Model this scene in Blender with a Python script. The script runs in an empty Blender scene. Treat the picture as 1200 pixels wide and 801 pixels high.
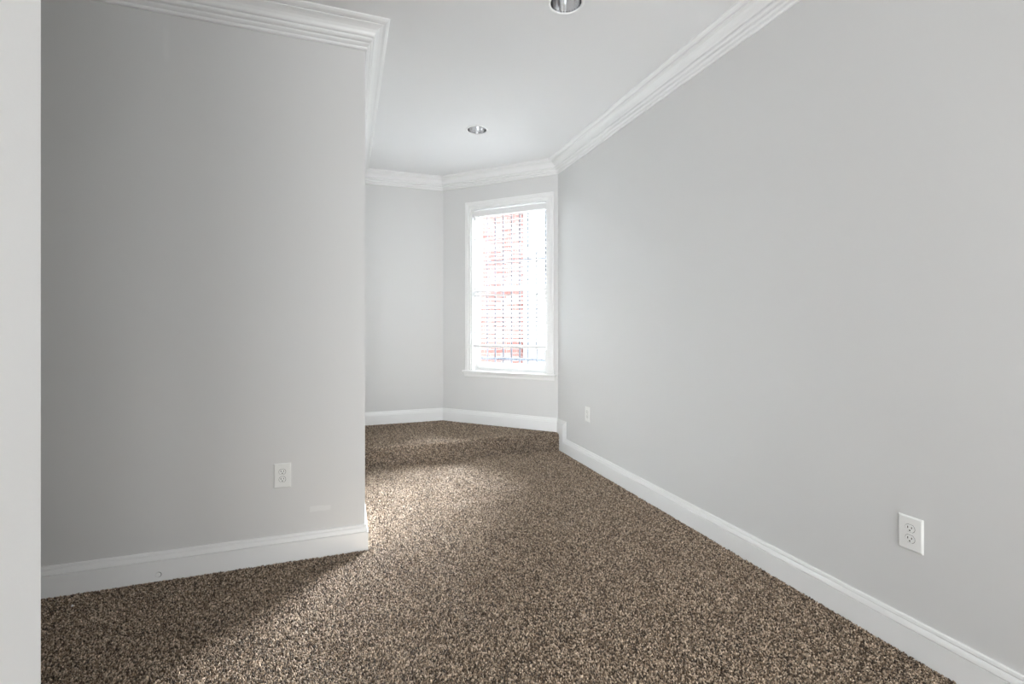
import bpy, bmesh, math, random
from mathutils import Vector, Matrix
random.seed(7)
PI = math.pi
scene = bpy.context.scene
C = scene.collection

# ------------------------------------------------------------------ camera
YAW = 19.39                       # degrees to the right of the long wall
CAM_H = 1.22
FPX = 551.3                       # focal length in pixels of the 1200 px frame
cam_data = bpy.data.cameras.new('camera')
cam = bpy.data.objects.new('camera', cam_data)
C.objects.link(cam)
cam.location = (0, 0, CAM_H)
cam.rotation_euler = (PI / 2, 0, -math.radians(YAW))
cam_data.sensor_width = 36.0
cam_data.lens = FPX / 1200 * 36.0
cam_data.shift_y = -(400.5 - 381.3) / 1200
cam_data.clip_start = 0.02
scene.camera = cam

# ------------------------------------------------------------------ sky and exposure
SKY = 4.4
world = bpy.data.worlds.new('overcast_sky')
scene.world = world
world.use_nodes = True
bg = world.node_tree.nodes['Background']
bg.inputs[0].default_value = (1.0, 0.98, 0.983, 1)
bg.inputs[1].default_value = SKY
vs = scene.view_settings
vs.view_transform = 'Standard'
vs.look = 'None'
vs.gamma = 1
vs.use_curve_mapping = False
vs.exposure = 1.22

SUN_E = 46.0
sun_data = bpy.data.lights.new('sun_offscreen', 'SUN')
sun_data.energy = SUN_E; sun_data.angle = math.radians(24); sun_data.color = (0.90, 0.94, 1.0)
sun = bpy.data.objects.new('sun_offscreen', sun_data); C.objects.link(sun)
SUN_H, SUN_V = math.radians(40.5), math.radians(35)      # hazy sun beyond the window, high over the side yard
sun.rotation_euler = Vector((-math.sin(SUN_H) * math.cos(SUN_V), -math.cos(SUN_H) * math.cos(SUN_V), -math.sin(SUN_V))).to_track_quat('-Z', 'Y').to_euler()

# ------------------------------------------------------------------ dimensions (metres)
XR = 1.983                        # right wall
XP = 0.096                        # outer corner of the partition
YP = 2.699                        # partition face
YS = 4.206                        # front of the step
HS = 0.1655                       # step height
YB = 5.220                        # back wall
C1 = (XR, 4.257)                  # right wall / window wall
C2 = (XR - (YB - 4.257), YB)      # window wall / back wall
ZT = 2.851                        # ceiling
ZC = 2.7235                       # underside of crown
PC = 0.124                        # crown projection
BB = 0.136                        # baseboard height
XL = -2.4                         # end of the side hall
YR = -2.2                         # rear wall behind the camera
PILE = 0.010
FZ = -PILE                        # carpet backing level
JX, JY0, JY1 = -0.1441, 0.180, 0.300   # door jamb by the camera
OX = 1.97                         # other side of the opening
OZ = 2.80

def portal(loc, rot, sx, sy):
    l = bpy.data.lights.new('window_rear_offscreen', 'AREA')
    l.shape = 'RECTANGLE'; l.size = sx; l.size_y = sy
    l.cycles.is_portal = True
    o = bpy.data.objects.new('window_rear_offscreen', l)
    o.location = loc; o.rotation_euler = rot
    C.objects.link(o)
    return o

# ------------------------------------------------------------------ materials
def mat(name, col, rough=0.6, metal=0.0, bump=0.0, scale=200.0, var=0.0, spec=0.5):
    m = bpy.data.materials.new(name); m.use_nodes = True
    nt = m.node_tree; b = nt.nodes['Principled BSDF']
    b.inputs['Base Color'].default_value = (*col, 1)
    b.inputs['Roughness'].default_value = rough
    b.inputs['Metallic'].default_value = metal
    b.inputs['Specular IOR Level'].default_value = spec
    if bump or var:
        tc = nt.nodes.new('ShaderNodeTexCoord')
        n = nt.nodes.new('ShaderNodeTexNoise')
        n.inputs['Scale'].default_value = scale
        n.inputs['Detail'].default_value = 3
        nt.links.new(tc.outputs['Object'], n.inputs['Vector'])
        if bump:
            bp = nt.nodes.new('ShaderNodeBump')
            bp.inputs['Strength'].default_value = bump
            bp.inputs['Distance'].default_value = 0.001
            nt.links.new(n.outputs['Fac'], bp.inputs['Height'])
            nt.links.new(bp.outputs['Normal'], b.inputs['Normal'])
        if var:
            mx = nt.nodes.new('ShaderNodeMix'); mx.data_type = 'RGBA'
            mx.inputs['A'].default_value = (*[c * (1 - var) for c in col], 1)
            mx.inputs['B'].default_value = (*[min(1, c * (1 + var)) for c in col], 1)
            nt.links.new(n.outputs['Fac'], mx.inputs['Factor'])
            nt.links.new(mx.outputs['Result'], b.inputs['Base Color'])
    return m

WALLC = (0.72, 0.717, 0.71)
M = {}
M['wall'] = mat('wall_paint', WALLC, 0.55, bump=0.12, scale=350, spec=0.35)
M['ceiling'] = mat('ceiling_paint', (0.88, 0.88, 0.88), 0.8, bump=0.08, scale=300, spec=0.2)
M['trim'] = mat('trim_gloss', (0.89, 0.89, 0.885), 0.32, bump=0.02, scale=60)
M['jamb'] = mat('jamb_paint', (0.86, 0.86, 0.86), 0.35)
M['plastic'] = mat('outlet_plastic', (0.88, 0.88, 0.86), 0.3)
M['dark'] = mat('dark_slot', (0.015, 0.013, 0.012), 0.6)
M['chrome'] = mat('reflector_chrome', (0.86, 0.86, 0.87), 0.16, metal=1.0)
M['lamp'] = mat('lamp_glass', (0.80, 0.80, 0.80), 0.3)
M['valance'] = mat('valance_vinyl', (0.84, 0.84, 0.84), 0.4)
M['slat'] = mat('blind_vinyl', (0.80, 0.80, 0.80), 0.38)
M['cord'] = mat('blind_cord', (0.62, 0.58, 0.54), 0.8)
M['bars'] = mat('grille_iron', (0.035, 0.04, 0.05), 0.45)
M['backing'] = mat('carpet_backing', (0.10, 0.07, 0.045), 1.0, var=0.3, scale=150, spec=0.0)
M['mortar'] = mat('mortar', (0.34, 0.33, 0.32), 0.9, bump=0.3, scale=80, var=0.15)
M['limestone'] = mat('pale_stone', (0.74, 0.68, 0.58), 0.85, var=0.06, scale=3)
M['stucco'] = mat('white_stucco', (0.82, 0.81, 0.78), 0.9, var=0.04, scale=4)
M['roofing'] = mat('roof_grey', (0.25, 0.25, 0.26), 0.8)
M['winglass'] = mat('far_window_glass', (0.12, 0.14, 0.17), 0.1)
M['pave'] = mat('pavement', (0.22, 0.215, 0.21), 0.9, var=0.12, scale=2)
M['pipe'] = mat('downpipe_grey', (0.36, 0.39, 0.44), 0.5)
M['carpet_rear'] = mat('carpet_plain', (0.24, 0.18, 0.13), 0.95, var=0.25, scale=150, spec=0.1)
M['lint'] = mat('lint_white', (0.85, 0.85, 0.85), 0.8)

def glass_mat():
    m = bpy.data.materials.new('window_glass'); m.use_nodes = True
    nt = m.node_tree; nt.nodes.clear()
    out = nt.nodes.new('ShaderNodeOutputMaterial')
    tr = nt.nodes.new('ShaderNodeBsdfTransparent'); tr.inputs[0].default_value = (0.95, 0.97, 0.97, 1)
    gl = nt.nodes.new('ShaderNodeBsdfGlossy'); gl.inputs['Roughness'].default_value = 0.02
    fr = nt.nodes.new('ShaderNodeFresnel'); fr.inputs[0].default_value = 1.45
    mx = nt.nodes.new('ShaderNodeMixShader')
    nt.links.new(fr.outputs[0], mx.inputs[0])
    nt.links.new(tr.outputs[0], mx.inputs[1]); nt.links.new(gl.outputs[0], mx.inputs[2])
    nt.links.new(mx.outputs[0], out.inputs[0])
    return m
M['glass'] = glass_mat()

def partition_mat():
    """wall paint with a lighter touch-up patch and a narrow lighter streak"""
    m = mat('wall_paint_touched_up', WALLC, 0.5, bump=0.12, scale=350, spec=0.4)
    nt = m.node_tree; b = nt.nodes['Principled BSDF']
    tc = nt.nodes.new('ShaderNodeTexCoord')
    sep = nt.nodes.new('ShaderNodeSeparateXYZ')
    nz = nt.nodes.new('ShaderNodeTexNoise'); nz.inputs['Scale'].default_value = 14
    nt.links.new(tc.outputs['Object'], nz.inputs['Vector'])
    add = nt.nodes.new('ShaderNodeVectorMath'); add.operation = 'MULTIPLY_ADD'
    nt.links.new(nz.outputs['Color'], add.inputs[0])
    add.inputs[1].default_value = (0.02, 0.0, 0.02)
    nt.links.new(tc.outputs['Object'], add.inputs[2])
    nt.links.new(add.outputs[0], sep.inputs[0])
    def near(out, c, half, soft):
        s = nt.nodes.new('ShaderNodeMath'); s.operation = 'SUBTRACT'; s.inputs[1].default_value = c
        nt.links.new(out, s.inputs[0])
        a = nt.nodes.new('ShaderNodeMath'); a.operation = 'ABSOLUTE'; nt.links.new(s.outputs[0], a.inputs[0])
        r = nt.nodes.new('ShaderNodeMapRange'); r.interpolation_type = 'SMOOTHSTEP'
        r.inputs['From Min'].default_value = half; r.inputs['From Max'].default_value = half + soft
        r.inputs['To Min'].default_value = 1; r.inputs['To Max'].default_value = 0
        nt.links.new(a.outputs[0], r.inputs['Value'])
        return r.outputs['Result']
    total = None
    for x, hx, z, hz, k, sx, sz in ((-0.13, 0.045, 0.250, 0.010, 0.5, 0.012, 0.006),
                                    (-0.82, 0.004, 2.58, 0.05, 0.22, 0.015, 0.06),
                                    ):
        p = nt.nodes.new('ShaderNodeMath'); p.operation = 'MULTIPLY'
        nt.links.new(near(sep.outputs['X'], x + 0.01, hx, sx), p.inputs[0])
        nt.links.new(near(sep.outputs['Z'], z + 0.01, hz, sz), p.inputs[1])
        q = nt.nodes.new('ShaderNodeMath'); q.operation = 'MULTIPLY'; q.inputs[1].default_value = k
        nt.links.new(p.outputs[0], q.inputs[0])
        if total is None:
            total = q.outputs[0]
        else:
            s = nt.nodes.new('ShaderNodeMath'); s.operation = 'MAXIMUM'
            nt.links.new(total, s.inputs[0]); nt.links.new(q.outputs[0], s.inputs[1]); total = s.outputs[0]
    mx = nt.nodes.new('ShaderNodeMix'); mx.data_type = 'RGBA'
    mx.inputs['A'].default_value = (*WALLC, 1); mx.inputs['B'].default_value = (0.84, 0.84, 0.83, 1)
    nt.links.new(total, mx.inputs['Factor'])
    nt.links.new(mx.outputs['Result'], b.inputs['Base Color'])
    return m
M['partition'] = partition_mat()

def random_mat(name, stops, rough, sheen=0.0, spec=0.2, noise=None, band=0.0, patch=0.0):
    """colour picked per object / per instance from a ramp"""
    m = bpy.data.materials.new(name); m.use_nodes = True
    nt = m.node_tree; b = nt.nodes['Principled BSDF']
    oi = nt.nodes.new('ShaderNodeObjectInfo')
    r = nt.nodes.new('ShaderNodeValToRGB')
    el = r.color_ramp.elements
    while len(el) < len(stops): el.new(0.5)
    for e, (p, c) in zip(el, stops): e.position = p; e.color = (*c, 1)
    nt.links.new(oi.outputs['Random'], r.inputs[0])
    col = r.outputs[0]
    if noise:
        g = nt.nodes.new('ShaderNodeNewGeometry')
        n = nt.nodes.new('ShaderNodeTexNoise'); n.inputs['Scale'].default_value = noise; n.inputs['Detail'].default_value = 2
        nt.links.new(g.outputs['Position'], n.inputs['Vector'])
        mr = nt.nodes.new('ShaderNodeMapRange')
        mr.inputs['From Min'].default_value = 0.3; mr.inputs['From Max'].default_value = 0.7
        mr.inputs['To Min'].default_value = 1 - band; mr.inputs['To Max'].default_value = 1 + band
        nt.links.new(n.outputs['Fac'], mr.inputs['Value'])
        if patch:                                   # trodden and brushed areas of the pile
            n2 = nt.nodes.new('ShaderNodeTexNoise'); n2.inputs['Scale'].default_value = 3.5; n2.inputs['Detail'].default_value = 3
            nt.links.new(g.outputs['Position'], n2.inputs['Vector'])
            m2 = nt.nodes.new('ShaderNodeMapRange')
            m2.inputs['From Min'].default_value = 0.35; m2.inputs['From Max'].default_value = 0.65
            m2.inputs['To Min'].default_value = 1 - patch; m2.inputs['To Max'].default_value = 1 + patch
            nt.links.new(n2.outputs['Fac'], m2.inputs['Value'])
            mm = nt.nodes.new('ShaderNodeMath'); mm.operation = 'MULTIPLY'
            nt.links.new(mr.outputs['Result'], mm.inputs[0]); nt.links.new(m2.outputs['Result'], mm.inputs[1])
            mr = mm
        vm = nt.nodes.new('ShaderNodeVectorMath'); vm.operation = 'SCALE'
        nt.links.new(col, vm.inputs[0]); nt.links.new(mr.outputs[0], vm.inputs['Scale'])
        col = vm.outputs[0]
    nt.links.new(col, b.inputs['Base Color'])
    b.inputs['Roughness'].default_value = rough
    b.inputs['Specular IOR Level'].default_value = spec
    b.inputs['Sheen Weight'].default_value = sheen
    return m
M['tuft'] = random_mat('carpet_yarn', [(0.0, (0.020, 0.011, 0.005)), (0.30, (0.098, 0.063, 0.036)), (0.62, (0.29, 0.208, 0.140)), (1.0, (0.68, 0.55, 0.42))],
                       0.75, sheen=0.4, spec=0.25, noise=70, band=0.35)
M['brick'] = random_mat('brick_clay', [(0.0, (0.13, 0.058, 0.052)), (0.5, (0.20, 0.10, 0.09)), (1.0, (0.27, 0.165, 0.15))], 0.85, noise=25, band=0.2)

# ------------------------------------------------------------------ mesh helpers
def box(bm, x0, x1, y0, y1, z0, z1):
    v = [bm.verts.new(p) for p in ((x0,y0,z0),(x1,y0,z0),(x1,y1,z0),(x0,y1,z0),(x0,y0,z1),(x1,y0,z1),(x1,y1,z1),(x0,y1,z1))]
    for f in ((0,3,2,1),(4,5,6,7),(0,1,5,4),(1,2,6,5),(2,3,7,6),(3,0,4,7)):
        bm.faces.new([v[i] for i in f])
    return v

def obj(name, bm, m, parent=None, smooth=False, bevel=0.0):
    bmesh.ops.recalc_face_normals(bm, faces=bm.faces)
    me = bpy.data.meshes.new(name); bm.to_mesh(me); bm.free()
    if smooth:
        for p in me.polygons: p.use_smooth = True
    me.materials.append(M[m] if isinstance(m, str) else m)
    o = bpy.data.objects.new(name, me); C.objects.link(o)
    if parent: o.parent = parent
    if bevel:
        md = o.modifiers.new('bevel', 'BEVEL'); md.width = bevel; md.segments = 2; md.limit_method = 'ANGLE'
    return o

def boxes(name, lst, m, parent=None, bevel=0.0):
    bm = bmesh.new()
    for b in lst: box(bm, *b)
    return obj(name, bm, m, parent, bevel=bevel)

def struct(o):
    o['kind'] = 'structure'; return o

def tag(o, label, cat, group=None):
    o['label'] = label; o['category'] = cat
    if group: o['group'] = group
    return o

def thing(name, label, cat, loc=(0, 0, 0), rz=0.0, group=None):
    o = bpy.data.objects.new(name, None); C.objects.link(o)
    o.empty_display_size = 0.1
    o.location = loc; o.rotation_euler = (0, 0, rz)
    return tag(o, label, cat, group)

def lathe(bm, prof, seg=32, cap0=False, cap1=False):
    rings = []
    for r, z in prof:
        rings.append([bm.verts.new((r*math.cos(2*PI*i/seg), r*math.sin(2*PI*i/seg), z)) for i in range(seg)])
    for a, b in zip(rings, rings[1:]):
        for i in range(seg):
            j = (i + 1) % seg
            bm.faces.new((a[i], a[j], b[j], b[i]))
    if cap0: bm.faces.new(list(reversed(rings[0])))
    if cap1: bm.faces.new(rings[-1])

def tube(bm, p0, p1, r, seg=8):
    p0 = Vector(p0); p1 = Vector(p1); d = (p1 - p0)
    q = Vector((0, 0, 1)).rotation_difference(d.normalized())
    ra, rb = [], []
    for i in range(seg):
        o = q @ Vector((r*math.cos(2*PI*i/seg), r*math.sin(2*PI*i/seg), 0))
        ra.append(bm.verts.new(p0 + o)); rb.append(bm.verts.new(p1 + o))
    for i in range(seg):
        j = (i + 1) % seg
        bm.faces.new((ra[i], ra[j], rb[j], rb[i]))
    bm.faces.new(list(reversed(ra))); bm.faces.new(rb)

def prism(bm, pts, z0, z1):
    a = [bm.verts.new((x, y, z0)) for x, y in pts]; b = [bm.verts.new((x, y, z1)) for x, y in pts]
    n = len(pts)
    for i in range(n):
        j = (i + 1) % n
        bm.faces.new((a[i], a[j], b[j], b[i]))
    bm.faces.new(list(reversed(a))); bm.faces.new(b)

def sweep(name, path, k, prof, m):
    """run k of a moulding along a path of wall lines (room on the right hand), mitred at the corners"""
    def normal(a, b):
        d = (Vector(b) - Vector(a)).normalized(); return Vector((d.y, -d.x))
    def mitre(i):
        n1 = normal(path[i-1], path[i]) if i > 0 else None
        n2 = normal(path[i], path[i+1]) if i < len(path) - 1 else None
        if n1 is None: return n2
        if n2 is None: return n1
        return (n1 + n2) / (1 + n1.dot(n2))
    bm = bmesh.new(); rows = []
    for i in (k, k + 1):
        mv = mitre(i); p = Vector(path[i])
        rows.append([bm.verts.new((p.x + mv.x*d, p.y + mv.y*d, z)) for d, z in prof])
    n = len(prof)
    for j in range(n):
        jj = (j + 1) % n
        bm.faces.new((rows[0][j], rows[0][jj], rows[1][jj], rows[1][j]))
    bm.faces.new(rows[0]); bm.faces.new(list(reversed(rows[1])))
    return struct(obj(name, bm, m))

# ------------------------------------------------------------------ the room shell
T = 0.14
# floor: carpet backing, one flat slab, and the raised floor of the bay
struct(boxes('floor', [(XL - T, XR + T, JY0, YB + T, FZ - 0.05, FZ)], 'backing'))
struct(boxes('floor_rear', [(XL - T, XR + T, YR - T, JY0, FZ - 0.05, FZ)], 'carpet_rear'))
NOSE = 0.022
step_poly = [(XP, YS), (XR, YS), C1, C2, (XP, YB)]
def step_surface(bm, off):
    """riser, rounded nose and tread of the step, moved out by off"""
    prof = [(YS - off, FZ)]
    for i in range(6):
        t = i / 5 * PI / 2
        prof.append((YS + NOSE - (NOSE + off) * math.cos(t), HS - PILE - NOSE + (NOSE + off) * math.sin(t)))
    prev = None
    for y, z in prof:
        row = [bm.verts.new((XP, y, z)), bm.verts.new((XR, y, z))]
        if prev: bm.faces.new((prev[0], prev[1], row[1], row[0]))
        prev = row
    z = HS - PILE + off
    pts = [(XR, C1[1], z), (C2[0], C2[1], z), (XP, YB, z)]
    f = [prev[0], prev[1]] + [bm.verts.new(p) for p in pts]
    bm.faces.new(f)
bm = bmesh.new(); step_surface(bm, 0.0)
struct(obj('floor_step', bm, 'backing'))

# ceiling with two round holes for the recessed lights
CANS = [(1.026, 3.797), (1.047, 2.152)]
RH = 0.078
bm = bmesh.new(); edges = []
def loop(pts):
    vv = [bm.verts.new((x, y, ZT)) for x, y in pts]
    for i in range(len(vv)): edges.append(bm.edges.new((vv[i], vv[(i + 1) % len(vv)])))
loop([(XL - T, YR - T), (XR + T, YR - T), (XR + T, YB + T), (XL - T, YB + T)])
for cx, cy in CANS: loop([(cx + RH*math.cos(2*PI*i/32), cy + RH*math.sin(2*PI*i/32)) for i in range(32)])
bmesh.ops.triangle_fill(bm, edges=edges, use_beauty=True)
struct(obj('ceiling', bm, 'ceiling'))

ZB = FZ - 0.05
struct(boxes('wall_partition', [(XL, XP, YP, YP + T, ZB, ZT)], 'partition'))
struct(boxes('wall_alcove', [(XP - T, XP, YP + T, YB, ZB, ZT)], 'wall'))
bm = bmesh.new()
prism(bm, [(XP - T, YB), C2, (C2[0] + 0.058, YB + T), (XP - T, YB + T)], ZB, ZT)
struct(obj('wall_back', bm, 'wall'))
struct(boxes('wall_door', [(XL, JX, JY0, JY1, ZB, ZT), (OX, XR, JY0, JY1, ZB, ZT), (JX, OX, JY0, JY1, OZ, ZT)], 'wall'))
# unseen room behind the camera: rear windows, number and size invented for fill daylight
WZ0, WZ1 = 0.12, 2.74
def glazed_wall(name, first, edge, spans, horizontal):
    """outer wall with window openings; spans = (start, end) of each opening along the wall"""
    lo, hi = (XL - T, XR + T) if horizontal else ((YR, YP + T) if edge < 0 else (YR, C1[1] + 0.058))
    def b(a, c, z0, z1, d0=0.0, d1=T):
        if edge > 0: return (edge + d0, edge + d1, a, c, z0, z1)
        return (a, c, edge - d1, edge - d0, z0, z1) if horizontal else (edge - d1, edge - d0, a, c, z0, z1)
    ends = [lo] + [v for w in spans for v in w] + [hi]
    struct(boxes(name, [b(lo, hi, ZB, WZ0), b(lo, hi, WZ1, ZT)] + [b(ends[i], ends[i + 1], WZ0, WZ1) for i in range(0, len(ends), 2)], 'wall'))
    zc = (WZ0 + WZ1) / 2
    for n, (p, q) in enumerate(spans):
        w = struct(boxes('window_%d' % (first + n), [b(p, p + .05, WZ0, WZ1, .05, .1), b(q - .05, q, WZ0, WZ1, .05, .1), b(p + .05, q - .05, WZ0, WZ0 + .06, .05, .1),
                   b(p + .05, q - .05, WZ1 - .05, WZ1, .05, .1), b(p + .05, q - .05, zc - .025, zc + .025, .05, .1)], 'trim'))
        for k, (za, zb) in enumerate(((WZ0 + .06, zc - .025), (zc + .025, WZ1 - .05))):
            boxes('pane', [b(p + .05, q - .05, za, zb, .073, .077)], 'glass', w)
        m = (p + q) / 2
        if horizontal: portal((m, edge - T - .02, zc), (PI / 2, 0, 0), q - p, WZ1 - WZ0)
        elif edge > 0: portal((edge + T + .02, m, zc), (PI / 2, 0, PI / 2), q - p, WZ1 - WZ0)
        else: portal((edge - T - .02, m, zc), (PI / 2, 0, -PI / 2), q - p, WZ1 - WZ0)
glazed_wall('wall_rear', 2, YR, [(-1.9, -0.95), (-0.88, 0.47), (0.54, 1.89)], True)
glazed_wall('wall_left', 5, XL, [], False)
glazed_wall('wall_right', 5, XR, [], False)
# unseen storeys above, added to keep skylight off the brick wall
bm = bmesh.new()
prism(bm, [(-6, YR - T), (XR + T, YR - T), (XR + T, C1[1] + .058), (C2[0] + .058, YB + T), (-6, YB + T)], ZT + .22, 12.0)
struct(obj('upper_shade_mass', bm, 'wall'))

# ------------------------------------------------------------------ crown moulding, one run per wall
crown = [(0, ZC), (0.009, ZC), (0.013, ZC + .004), (0.014, ZC + .011), (0.010, ZC + .014), (0.010, ZC + .017), (0.019, ZC + .020), (0.025, ZC + .026),
         (0.026, ZC + .031), (0.021, ZC + .033), (0.021, ZC + .036), (0.034, ZC + .039), (0.040, ZC + .046), (0.041, ZC + .051), (0.036, ZC + .054),
         (0.036, ZC + .058), (0.047, ZC + .060), (0.051, ZC + .066), (0.055, ZC + .077), (0.063, ZC + .089), (0.074, ZC + .098), (0.088, ZC + .103),
         (0.092, ZC + .104), (0.092, ZC + .109), (0.106, ZC + .109), (0.116, ZC + .113), (PC, ZC + .121), (PC, ZT), (0, ZT)]
wall_path = [(XL, YP), (XP, YP), (XP, YB), C2, C1, (XR, JY1)]
for k in range(5):
    sweep('trim_%d' % (k + 1), wall_path, k, crown, 'trim')

# ------------------------------------------------------------------ baseboards
INS = [(0, 0.002), (0.0, 0.005), (0.003, 0.008), (0.0125, 0.0095), (0.0132, 0.0048), (0.0156, 0.0048), (0.0166, 0.0088), (0.022, 0.0115),
       (0.030, 0.014), (0.0372, 0.015), (0.0380, 0.0095), (0.0402, 0.0095), (0.041, 0.016)]
def base_prof(z0, bottom):
    return [(0, bottom), (0.016, bottom)] + [(t, z0 + BB - i) for i, t in reversed(INS)] + [(0, z0 + BB)]
sweep('baseboard_partition', wall_path, 0, base_prof(0, FZ), 'trim')
p2 = [(XL, YP), (XP, YP), (XP, YS)]
sweep('baseboard_alcove', p2, 1, base_prof(0, FZ), 'trim')
p3 = [(XP, YS), (XP, YB), C2, C1, (XR, JY1)]
sweep('baseboard_step', p3, 0, base_prof(HS, HS - PILE), 'trim')
sweep('baseboard_back', p3, 1, base_prof(HS, HS - PILE), 'trim')
sweep('baseboard_window', p3, 2, base_prof(HS, HS - PILE), 'trim')
# right wall: the board turns up beside the step and joins the run on the platform
bm = bmesh.new()
YJ = 4.068; k22 = math.tan(PI / 8)
def contour(i, t):
    return [(XR - t, JY1, BB - i), (XR - t, YJ + i, BB - i), (XR - t, YJ + i, HS + BB - i), (XR - t, C1[1] - t * k22, HS + BB - i)]
rows = [[bm.verts.new(p) for p in contour(0, 0)]] + [[bm.verts.new(p) for p in contour(i, t)] for i, t in INS]
for a, b in zip(rows, rows[1:]):
    for j in range(3): bm.faces.new((a[j], a[j + 1], b[j + 1], b[j]))
L = rows[-1]; x = XR - 0.016
b0 = bm.verts.new((x, JY1, FZ)); b1 = bm.verts.new((x, L[1].co.y, FZ)); b2 = bm.verts.new((x, L[3].co.y, FZ))
bm.faces.new((L[0], L[1], b1, b0)); m1 = bm.verts.new((x, L[3].co.y, L[1].co.z))
bm.faces.new((L[1], m1, b2, b1)); bm.faces.new((L[2], L[3], m1, L[1]))
struct(obj('baseboard_right', bm, 'trim'))

# ------------------------------------------------------------------ window wall and window
# local frame: x = along the wall from the right corner, -y = outwards, z up
WM = (C1[0], C1[1], 0); WR = math.radians(135)
LB = math.hypot(C1[0] - C2[0], C1[1] - C2[1])
S0, S1, Z0, Z1 = 0.108, 1.003, 0.735, 2.490
def W(o):
    o.location = WM; o.rotation_euler = (0, 0, WR); return o
WT = 0.20
wb = boxes('wall_window', [(-.04, S0, -WT, 0, ZB, ZT), (S1, LB + .04, -WT, 0, ZB, ZT), (S0, S1, -WT, 0, ZB, Z0 - .02), (S0, S1, -WT, 0, Z1, ZT)], 'wall')
# trim the ends of the slab back to the corner bisectors
for v in wb.data.vertices:
    if v.co.x < 0: v.co.x = 0 - 0.0 if v.co.y > -0.01 else -WT * k22
    if v.co.x > LB: v.co.x = LB if v.co.y > -0.01 else LB + WT * k22
struct(W(wb))
FD = 0.155                                    # depth of the frame in the wall
win = struct(W(boxes('window_1', [(S0, S0 + .016, -FD, 0, Z0, Z1), (S1 - .016, S1, -FD, 0, Z0, Z1), (S0 + .016, S1 - .016, -FD, 0, Z1 - .016, Z1),
                                  (S0, S1, -FD - .03, -.062, Z0 - .02, Z0 + .012)], 'trim')))
def wbox(name, lst, m='trim', parent=win, bevel=0.0): return boxes(name, lst, m, parent, bevel)
CW = 0.064
def casing(name, pts_in, pts_out):
    """flat casing with a raised outer band; pts = inner and outer edge end points (x, z)"""
    bm = bmesh.new()
    prof = [(0, 0), (0, .010), (.004, .012), (.34, .012), (.40, .010), (.46, .016), (.9, .020), (1.0, .017), (1.0, 0)]
    rows = []
    for (xi, zi), (xo, zo) in zip(pts_in, pts_out):
        rows.append([bm.verts.new((xi + (xo - xi) * f, t, zi + (zo - zi) * f)) for f, t in prof])
    n = len(prof)
    for j in range(n - 1): bm.faces.new((rows[0][j], rows[0][j + 1], rows[1][j + 1], rows[1][j]))
    bm.faces.new(rows[0]); bm.faces.new(list(reversed(rows[1])))
    return obj(name, bm, 'trim', win)
zc0 = Z0 + 0.001
casing('side_casing', [(S0, zc0), (S0, Z1)], [(S0 - CW, zc0), (S0 - CW, Z1 + CW)])
casing('side_casing', [(S1, zc0), (S1, Z1)], [(S1 + CW, zc0), (S1 + CW, Z1 + CW)])
casing('head_casing', [(S0, Z1), (S1, Z1)], [(S0 - CW, Z1 + CW), (S1 + CW, Z1 + CW)])
# stool with rounded nose and apron
bm = bmesh.new()
sp = [(-.062, Z0 - .02), (.030, Z0 - .02), (.036, Z0 - .016), (.038, Z0 - .010), (.036, Z0 - .004), (.030, Z0), (-.062, Z0)]
def extr(bm, prof, x0, x1, x0b=None, x1b=None):
    a = [bm.verts.new((x0, y, z)) for y, z in prof]; b = [bm.verts.new((x1, y, z)) for y, z in prof]
    n = len(prof)
    for j in range(n): bm.faces.new((a[j], a[(j+1) % n], b[(j+1) % n], b[j]))
    bm.faces.new(a); bm.faces.new(list(reversed(b)))
front = [(0.0005, Z0 - .02), (.030, Z0 - .02), (.036, Z0 - .016), (.038, Z0 - .010), (.036, Z0 - .004), (.030, Z0), (.0005, Z0)]
extr(bm, front, S0 - CW - .026, S1 + CW + .026)
extr(bm, [(-.062, Z0 - .02), (.0005, Z0 - .02), (.0005, Z0), (-.062, Z0)], S0 + .0005, S1 - .0005)
obj('stool', bm, 'trim', win)
bm = bmesh.new()
ap = [(0, Z0 - .066), (.009, Z0 - .066), (.013, Z0 - .060), (.016, Z0 - .040), (.022, Z0 - .030), (.024, Z0 - .0205), (0, Z0 - .0205)]
a = [bm.verts.new((S0 - CW - .004 - y * .5, y, z)) for y, z in ap]; b = [bm.verts.new((S1 + CW + .004 + y * .5, y, z)) for y, z in ap]
for j in range(len(ap)): bm.faces.new((a[j], a[(j+1) % len(ap)], b[(j+1) % len(ap)], b[j]))
bm.faces.new(a); bm.faces.new(list(reversed(b)))
obj('apron', bm, 'trim', win)
# parting stops
A0, A1 = S0 + .016, S1 - .016
for s in (0, 1):
    e = A0 if s == 0 else A1 - .014
    wbox('stop', [(e, e + .014, -.076, -.058, Z0 + .012, Z1 - .016)])
# sashes
MR = 1.612
def sash(name, za, zb, d0, d1, stile, bot, top):
    o = wbox(name, [(A0, A0 + stile, -d1, -d0, za, zb), (A1 - stile, A1, -d1, -d0, za, zb),
                    (A0 + stile, A1 - stile, -d1, -d0, za, za + bot), (A0 + stile, A1 - stile, -d1, -d0, zb - top, zb)], bevel=0.003)
    dm = (d0 + d1) / 2
    boxes('pane', [(A0 + stile, A1 - stile, -dm - .002, -dm + .002, za + bot, zb - top)], 'glass', o)
    return o
ls = sash('lower_sash', Z0 + .013, MR + .028, .078, .110, .048, .068, .044)
us = sash('upper_sash', MR - .020, Z1 - .017, .113, .145, .048, .042, .055)
bm = bmesh.new(); box(bm, .36, .44, -.100, -.080, MR + .028, MR + .040)
obj('sash_lock', bm, 'trim', ls, bevel=.003)

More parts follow.
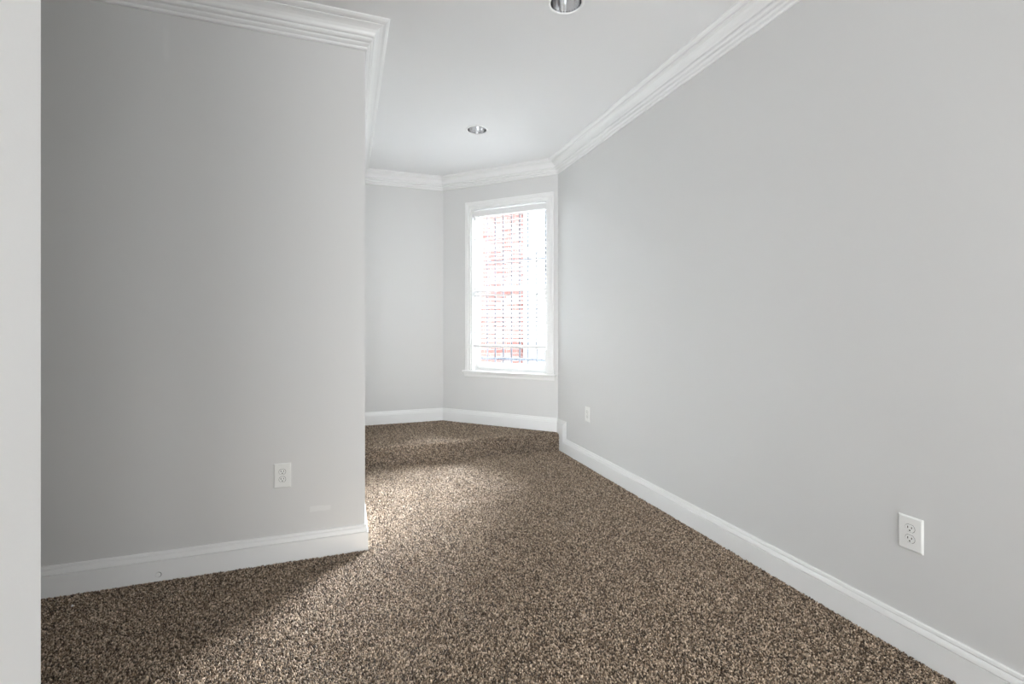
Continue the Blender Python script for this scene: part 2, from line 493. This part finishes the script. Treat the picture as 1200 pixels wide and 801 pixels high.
# ------------------------------------------------------------------ blind
B0, B1 = S0 + .021, S1 - .021
blind = thing('window_blind', 'white horizontal slat blind lowered over the window with its slats open', 'blind')
W(blind)
bm = bmesh.new()
vp = [(-.012, 2.398), (-.009, 2.402), (-.007, 2.408), (-.007, 2.450), (-.009, 2.456), (-.013, 2.459), (-.020, 2.459), (-.020, 2.398)]
extr(bm, vp, B0 - .002, B1 + .002)
box(bm, B1 - .006, B1 + .002, -.045, -.0205, 2.398, 2.459)
box(bm, B0 - .002, B0 + .006, -.045, -.0205, 2.398, 2.459)
obj('valance', bm, 'valance', blind)
boxes('headrail', [(B0 + .007, B1 - .007, -.056, -.0205, 2.404, 2.452)], 'slat', blind)
# one slat mesh, shared: a slightly crowned strip
bm = bmesh.new()
top, bot = [], []
for i in range(5):
    f = i / 4 - .5; y = f * .044; z = .0022 * (1 - (2 * f) ** 2)
    top.append((y, z + .0011)); bot.append((y, z - .0011))
extr(bm, top + bot[::-1], B0, B1)
TILT = math.radians(19); NS = 31; ZTOP = 2.372; ZLOW = 1.018
pitch = (ZTOP - ZLOW) / NS
slat0 = obj('slat', bm, 'slat', blind)
for i in range(NS):
    o = slat0 if i == 0 else slat0.copy()
    if i: C.objects.link(o); o.parent = blind
    o.location = (0, -.032, ZTOP - i * pitch); o.rotation_euler = (-TILT, 0, 0)
ZBR = ZLOW - .004
bm = bmesh.new(); box(bm, B0, B1, -.056, -.010, ZBR - .028, ZBR + .0)
obj('bottom_rail', bm, 'valance', blind, bevel=.004)
for s in (.855, .55, .245):
    bm = bmesh.new()
    for y in (-.0092, -.0548): tube(bm, (s, y, ZBR), (s, y, 2.404), .0009, 5)
    obj('ladder_cord', bm, 'cord', blind)
for s in (.47,):
    bm = bmesh.new(); tube(bm, (s, -.0075, 1.22), (s, -.0075, 2.404), .0011, 6)
    pl = obj('pull_cord', bm, 'cord', blind)
    bm = bmesh.new(); lathe(bm, [(.001, 1.225), (.003, 1.22), (.0045, 1.195), (.004, 1.188)], 10, True, True)
    t = obj('tassel', bm, 'slat', pl, smooth=True); t.location = (s, -.0045, 0)

# ------------------------------------------------------------------ iron bars outside the window
gr = W(thing('window_grille', 'dark iron security bars fixed outside the window', 'grille'))
GD = -.235
for i in range(9):
    s = .125 + i * .1
    bm = bmesh.new(); box(bm, s - .008, s + .008, GD - .008, GD + .008, .70, 2.52); obj('bar', bm, 'bars', gr)
for z in (.855, 1.925):
    bm = bmesh.new(); box(bm, .06, 1.05, GD - .005, GD + .019, z - .014, z + .014); obj('rail', bm, 'bars', gr)
for s in (.06, 1.05):
    for z in (.84, 1.91):
        bm = bmesh.new(); box(bm, s - .008, s + .008, GD - .006, -WT - .001, z, z + .03); obj('bracket', bm, 'bars', gr)

# ------------------------------------------------------------------ outside
GZ = -0.75
struct(boxes('ground', [(-14, 40, YB + T + .3, 60, GZ - .3, GZ), (XR + T + .3, 40, -14, YB + T + .3, GZ - .3, GZ)], 'pave'))
# brick building across the side yard: every brick that shows in the window is its own piece
BY = 8.35; BX1 = 3.25
bh, bw, jt = .062, .200, .011
nb = thing('brick_building', 'red brick house wall across the side yard, seen through the blind', 'building', (BX1 - 4, BY, GZ))
ox, oy, oz = BX1 - 4, BY, GZ
HT = 11.0
boxes('wall', [(-4.0, 4 - .004, .012, 6.0, 0, HT)], 'mortar', nb)
bm = bmesh.new(); box(bm, 0, bw, 0, .03, 0, bh); bpy_brick = bm
brick0 = obj('brick', bpy_brick, 'brick', None, bevel=0)
mesh_full = brick0.data
bm = bmesh.new(); box(bm, 0, bw / 2 - jt / 2, 0, .03, 0, bh)
tmp = obj('brick', bm, 'brick', None); mesh_half = tmp.data
bpy.data.objects.remove(brick0); bpy.data.objects.remove(tmp)
cells = []
rows_n = int(HT / (bh + jt))
for r in range(rows_n):
    z = r * (bh + jt)
    x = 4.0
    if r % 2:
        x -= bw / 2 - jt / 2; cells.append((x, z, True)); x -= jt
    while x > -1.2:
        x -= bw; cells.append((x, z, False)); x -= jt
# the 300 nearest to the middle of the view through the window
cx, cz = 3.45, 2.28
cells.sort(key=lambda c: max(abs(c[0] + .1 - cx) / .75, abs(c[1] - cz) / 1.55))
for x, z, half in cells[:300]:
    o = bpy.data.objects.new('brick', mesh_half if half else mesh_full); C.objects.link(o)
    o.parent = nb; o.location = (x, random.uniform(-.003, .002), z)
bm = bmesh.new()
for x, z, half in cells[300:]:
    y = random.uniform(-.003, .002); box(bm, x, x + (bw / 2 - jt / 2 if half else bw), y, y + .03, z, z + bh)
o = obj('brickwork', bm, 'brick', nb); o['kind'] = 'stuff'
bm = bmesh.new(); tube(bm, (3.93, -.07, 0), (3.93, -.07, HT), .04, 10)
for z in (1.0, 3.0, 5.0): box(bm, 3.885, 3.975, -.12, .0, z, z + .03)
obj('downpipe', bm, 'pipe', nb)
boxes('cornice', [(-4.05, 4.05, -.12, .1, HT, HT + .25)], 'limestone', nb)

def far_house(label, x0, x1, y, h, seed, m):
    rnd = random.Random(seed)
    t = thing('town_house', label, 'building', ((x0 + x1) / 2, y, GZ))
    w = (x1 - x0) / 2
    boxes('wall', [(-w, w, 0, 5, 0, h)], m, t)
    nx = max(1, int((x1 - x0) / 2.2)); nz = int(h / 3)
    for i in range(nx):
        for k in range(nz):
            cx = -w + (i + .5) * 2 * w / nx; cz = 1.0 + k * 3
            f = boxes('window', [(cx - .55, cx - .47, -.05, .02, cz, cz + 1.7), (cx + .47, cx + .55, -.05, .02, cz, cz + 1.7), (cx - .55, cx + .55, -.05, .02, cz + 1.62, cz + 1.7),
                                 (cx - .62, cx + .62, -.10, .02, cz - .1, cz), (cx - .47, cx + .47, -.04, .02, cz + .82, cz + .88)], 'trim', t)
            boxes('pane', [(cx - .47, cx + .47, -.02, -.01, cz, cz + 1.62)], 'winglass', f)
    boxes('cornice', [(-w - .1, w + .1, -.3, .2, h, h + .4)], 'trim', t)
    return t
far_house('white stucco house beyond the brick wall', 5.0, 18.5, 13.2, 4.2, 3, 'stucco')  # pale far house, made wide and white to bounce daylight into the window

# ------------------------------------------------------------------ recessed ceiling lights
def downlight(loc, label):
    t = thing('recessed_light', label, 'ceiling light', (loc[0], loc[1], ZT), 0)
    bm = bmesh.new()
    lathe(bm, [(.0775, .001), (.0785, -.003), (.083, -.0055), (.089, -.0045), (.0935, -.001), (.0935, .0), (.0775, .001)], 48)
    obj('trim_ring', bm, 'trim', t, smooth=True)
    bm = bmesh.new()
    lathe(bm, [(.0774, -.001), (.0768, .010), (.0745, .032), (.069, .056), (.061, .073), (.050, .083), (.040, .087)], 48)
    obj('reflector', bm, 'chrome', t, smooth=True)
    bm = bmesh.new()
    lathe(bm, [(.0008, .062), (.018, .063), (.032, .067), (.041, .075), (.043, .084), (.040, .095), (.030, .13), (.02, .16)], 32, True, True)
    obj('bulb', bm, 'lamp', t, smooth=True)
    bm = bmesh.new()
    lathe(bm, [(.0772, .004), (.0772, .19)], 32, False, True)
    obj('housing', bm, 'dark', t)
    return t
downlight(CANS[0], 'recessed ceiling light with chrome reflector, over the carpeted step')
downlight(CANS[1], 'recessed ceiling light with chrome reflector, over the middle of the lower carpet')

# ------------------------------------------------------------------ outlets
def outlet(loc, rz, label):
    """duplex outlet; local -y faces the room, origin at the plate's lower edge"""
    t = thing('wall_outlet', label, 'outlet', loc, rz)
    w, h = .0405, .126
    bm = bmesh.new()
    a = [(-w, 0), (w, 0), (w, h), (-w, h)]; i = .005
    b = [(-w + i, i), (w - i, i), (w - i, h - i), (-w + i, h - i)]
    r0 = [bm.verts.new((x, 0, z)) for x, z in a]; r1 = [bm.verts.new((x, -.003, z)) for x, z in a]; r2 = [bm.verts.new((x, -.006, z)) for x, z in b]
    for p, q in ((r0, r1), (r1, r2)):
        for k in range(4): bm.faces.new((p[k], p[(k+1) % 4], q[(k+1) % 4], q[k]))
    bm.faces.new(r2); bm.faces.new(list(reversed(r0)))
    obj('cover_plate', bm, 'plastic', t)
    for dz in (-.0195, .0195):
        zc = h / 2 + dz
        bm = bmesh.new()                               # dark gap ring round the receptacle
        def roundface(r, cut, y0, y1):
            pts = []
            for k in range(32):
                an = 2*PI*k/32; pts.append((r*math.cos(an), max(-cut, min(cut, r*math.sin(an)))))
            A = [bm.verts.new((x, y0, zc + z)) for x, z in pts]; B = [bm.verts.new((x, y1, zc + z)) for x, z in pts]
            for k in range(32): bm.faces.new((A[k], A[(k+1) % 32], B[(k+1) % 32], B[k]))
            bm.faces.new(B); bm.faces.new(list(reversed(A)))
        roundface(.0168, .0146, -.0045, -.0063)
        gap = obj('receptacle_gap', bm, 'dark', t)
        bm = bmesh.new(); roundface(.0157, .0136, -.0045, -.0078)
        rc = obj('receptacle', bm, 'plastic', t)
        for x, hh in ((-.0064, .0080), (.0064, .0066)):
            bm = bmesh.new(); box(bm, x - .0013, x + .0013, -.0081, -.0070, zc + .0035 - hh / 2, zc + .0035 + hh / 2); obj('slot', bm, 'dark', rc)
        bm = bmesh.new(); lathe(bm, [(.0027, 0), (.0027, .0011)], 12, True, True)
        g = obj('ground_hole', bm, 'dark', rc); g.rotation_euler = (PI / 2, 0, 0); g.location = (0, -.0070, zc - .0075)
    bm = bmesh.new(); lathe(bm, [(.0035, 0), (.0035, .0008), (.002, .0013)], 14, True, True)
    s = obj('screw', bm, 'plastic', t); s.rotation_euler = (PI / 2, 0, 0); s.location = (0, -.006, h / 2)
    return t
outlet((-.313, YP, .381), 0, 'white duplex outlet on the grey partition wall above its baseboard')
outlet((XR, 1.159, .384), -PI / 2, 'white duplex outlet on the long wall, the one farther from the window')
outlet((XR, 3.649, .385), -PI / 2, 'white duplex outlet on the long wall, the one near the carpeted step')

# ------------------------------------------------------------------ round plug in the baseboard, scrap on the carpet
pg = thing('baseboard_plug', 'small round white plug set in the baseboard of the partition wall', 'plug', (-.849, YP - .016, .030))
bm = bmesh.new(); lathe(bm, [(.0125, 0), (.0125, .0006), (.0102, .0006)], 28, True, True); o = obj('gap', bm, 'dark', pg); o.rotation_euler = (PI/2, 0, 0); o.location = (.0012, 0, 0)
bm = bmesh.new(); lathe(bm, [(.0114, 0), (.0114, .0022), (.0098, .0034), (.004, .0038)], 28, True, True); o = obj('cap', bm, 'trim', pg, smooth=False); o.rotation_euler = (PI/2, 0, 0)
bm = bmesh.new()
for k in range(5):
    x = k * .0022; z = .002 * math.sin(k * 1.3)
    box(bm, x, x + .0024, -.003 + .001*k, .002 + .001*k, z, z + .004 + .001 * (k % 2))
o = obj('paper_scrap', bm, 'lint'); o.location = (-1.126, 2.560, .001); o.rotation_euler = (0, .2, 1.0)
tag(o, 'tiny white scrap of paper on the carpet beside the partition baseboard', 'paper scrap')

# ------------------------------------------------------------------ carpet pile
bm = bmesh.new()
def quad(x0, x1, y0, y1): bm.faces.new([bm.verts.new(p) for p in ((x0, y0, FZ), (x1, y0, FZ), (x1, y1, FZ), (x0, y1, FZ))])
quad(-1.75, XR - .016, .75, YP - .016)
quad(XP + .016, XR - .016, YP - .016, YS)
step_surface(bm, 0.0)
bmesh.ops.recalc_face_normals(bm, faces=bm.faces)
for f in bm.faces:
    if f.normal.z < -.01 or f.normal.y > .01: f.normal_flip()
me = bpy.data.meshes.new('carpet_pile'); bm.to_mesh(me); bm.free()
me.materials.append(M['tuft'])
pile = bpy.data.objects.new('carpet_pile', me); C.objects.link(pile)
tag(pile, 'flecked brown twist pile carpet covering the floor and the step', 'carpet'); pile['kind'] = 'stuff'
ng = bpy.data.node_groups.new('carpet_tufts', 'GeometryNodeTree')
ng.interface.new_socket('Geometry', in_out='INPUT', socket_type='NodeSocketGeometry')
ng.interface.new_socket('Geometry', in_out='OUTPUT', socket_type='NodeSocketGeometry')
N = ng.nodes; Lk = ng.links
gi = N.new('NodeGroupInput'); go = N.new('NodeGroupOutput')
dp = N.new('GeometryNodeDistributePointsOnFaces'); dp.inputs['Density'].default_value = 60000
ico = N.new('GeometryNodeMeshIcoSphere'); ico.inputs['Radius'].default_value = .0028; ico.inputs['Subdivisions'].default_value = 1
tf = N.new('GeometryNodeTransform'); tf.inputs['Translation'].default_value = (0, 0, .0045); tf.inputs['Scale'].default_value = (1, 1, 2.2)
sm = N.new('GeometryNodeSetMaterial'); sm.inputs['Material'].default_value = M['tuft']
ip = N.new('GeometryNodeInstanceOnPoints')
rv = N.new('FunctionNodeRandomValue'); rv.data_type = 'FLOAT_VECTOR'
rv.inputs[0].default_value = (-.55, -.55, 0); rv.inputs[1].default_value = (.55, .55, 6.28)
pos = N.new('GeometryNodeInputPosition')
nz = N.new('ShaderNodeTexNoise'); nz.inputs['Scale'].default_value = 3.2; nz.inputs['Detail'].default_value = 2.5
sub = N.new('ShaderNodeVectorMath'); sub.operation = 'SUBTRACT'; sub.inputs[1].default_value = (.5, .5, .5)
mul = N.new('ShaderNodeVectorMath'); mul.operation = 'MULTIPLY'; mul.inputs[1].default_value = (2.6, 2.6, 0)
e1 = N.new('FunctionNodeEulerToRotation'); e2 = N.new('FunctionNodeEulerToRotation')
r1 = N.new('FunctionNodeRotateRotation'); r1.rotation_space = 'LOCAL'
r2 = N.new('FunctionNodeRotateRotation'); r2.rotation_space = 'LOCAL'
rs = N.new('FunctionNodeRandomValue'); rs.data_type = 'FLOAT'; rs.inputs[2].default_value = .75; rs.inputs[3].default_value = 1.3
Lk.new(gi.outputs[0], dp.inputs['Mesh'])
Lk.new(dp.outputs['Points'], ip.inputs['Points'])
Lk.new(ico.outputs['Mesh'], tf.inputs['Geometry']); Lk.new(tf.outputs[0], sm.inputs['Geometry']); Lk.new(sm.outputs[0], ip.inputs['Instance'])
Lk.new(pos.outputs[0], nz.inputs['Vector']); Lk.new(nz.outputs['Color'], sub.inputs[0]); Lk.new(sub.outputs[0], mul.inputs[0])
Lk.new(mul.outputs[0], e1.inputs[0]); Lk.new(rv.outputs[0], e2.inputs[0])
Lk.new(dp.outputs['Rotation'], r1.inputs[0]); Lk.new(e1.outputs[0], r1.inputs[1])
Lk.new(r1.outputs[0], r2.inputs[0]); Lk.new(e2.outputs[0], r2.inputs[1])
Lk.new(r2.outputs[0], ip.inputs['Rotation']); Lk.new(rs.outputs[1], ip.inputs['Scale'])
Lk.new(ip.outputs[0], go.inputs[0])
md = pile.modifiers.new('tufts', 'NODES'); md.node_group = ng
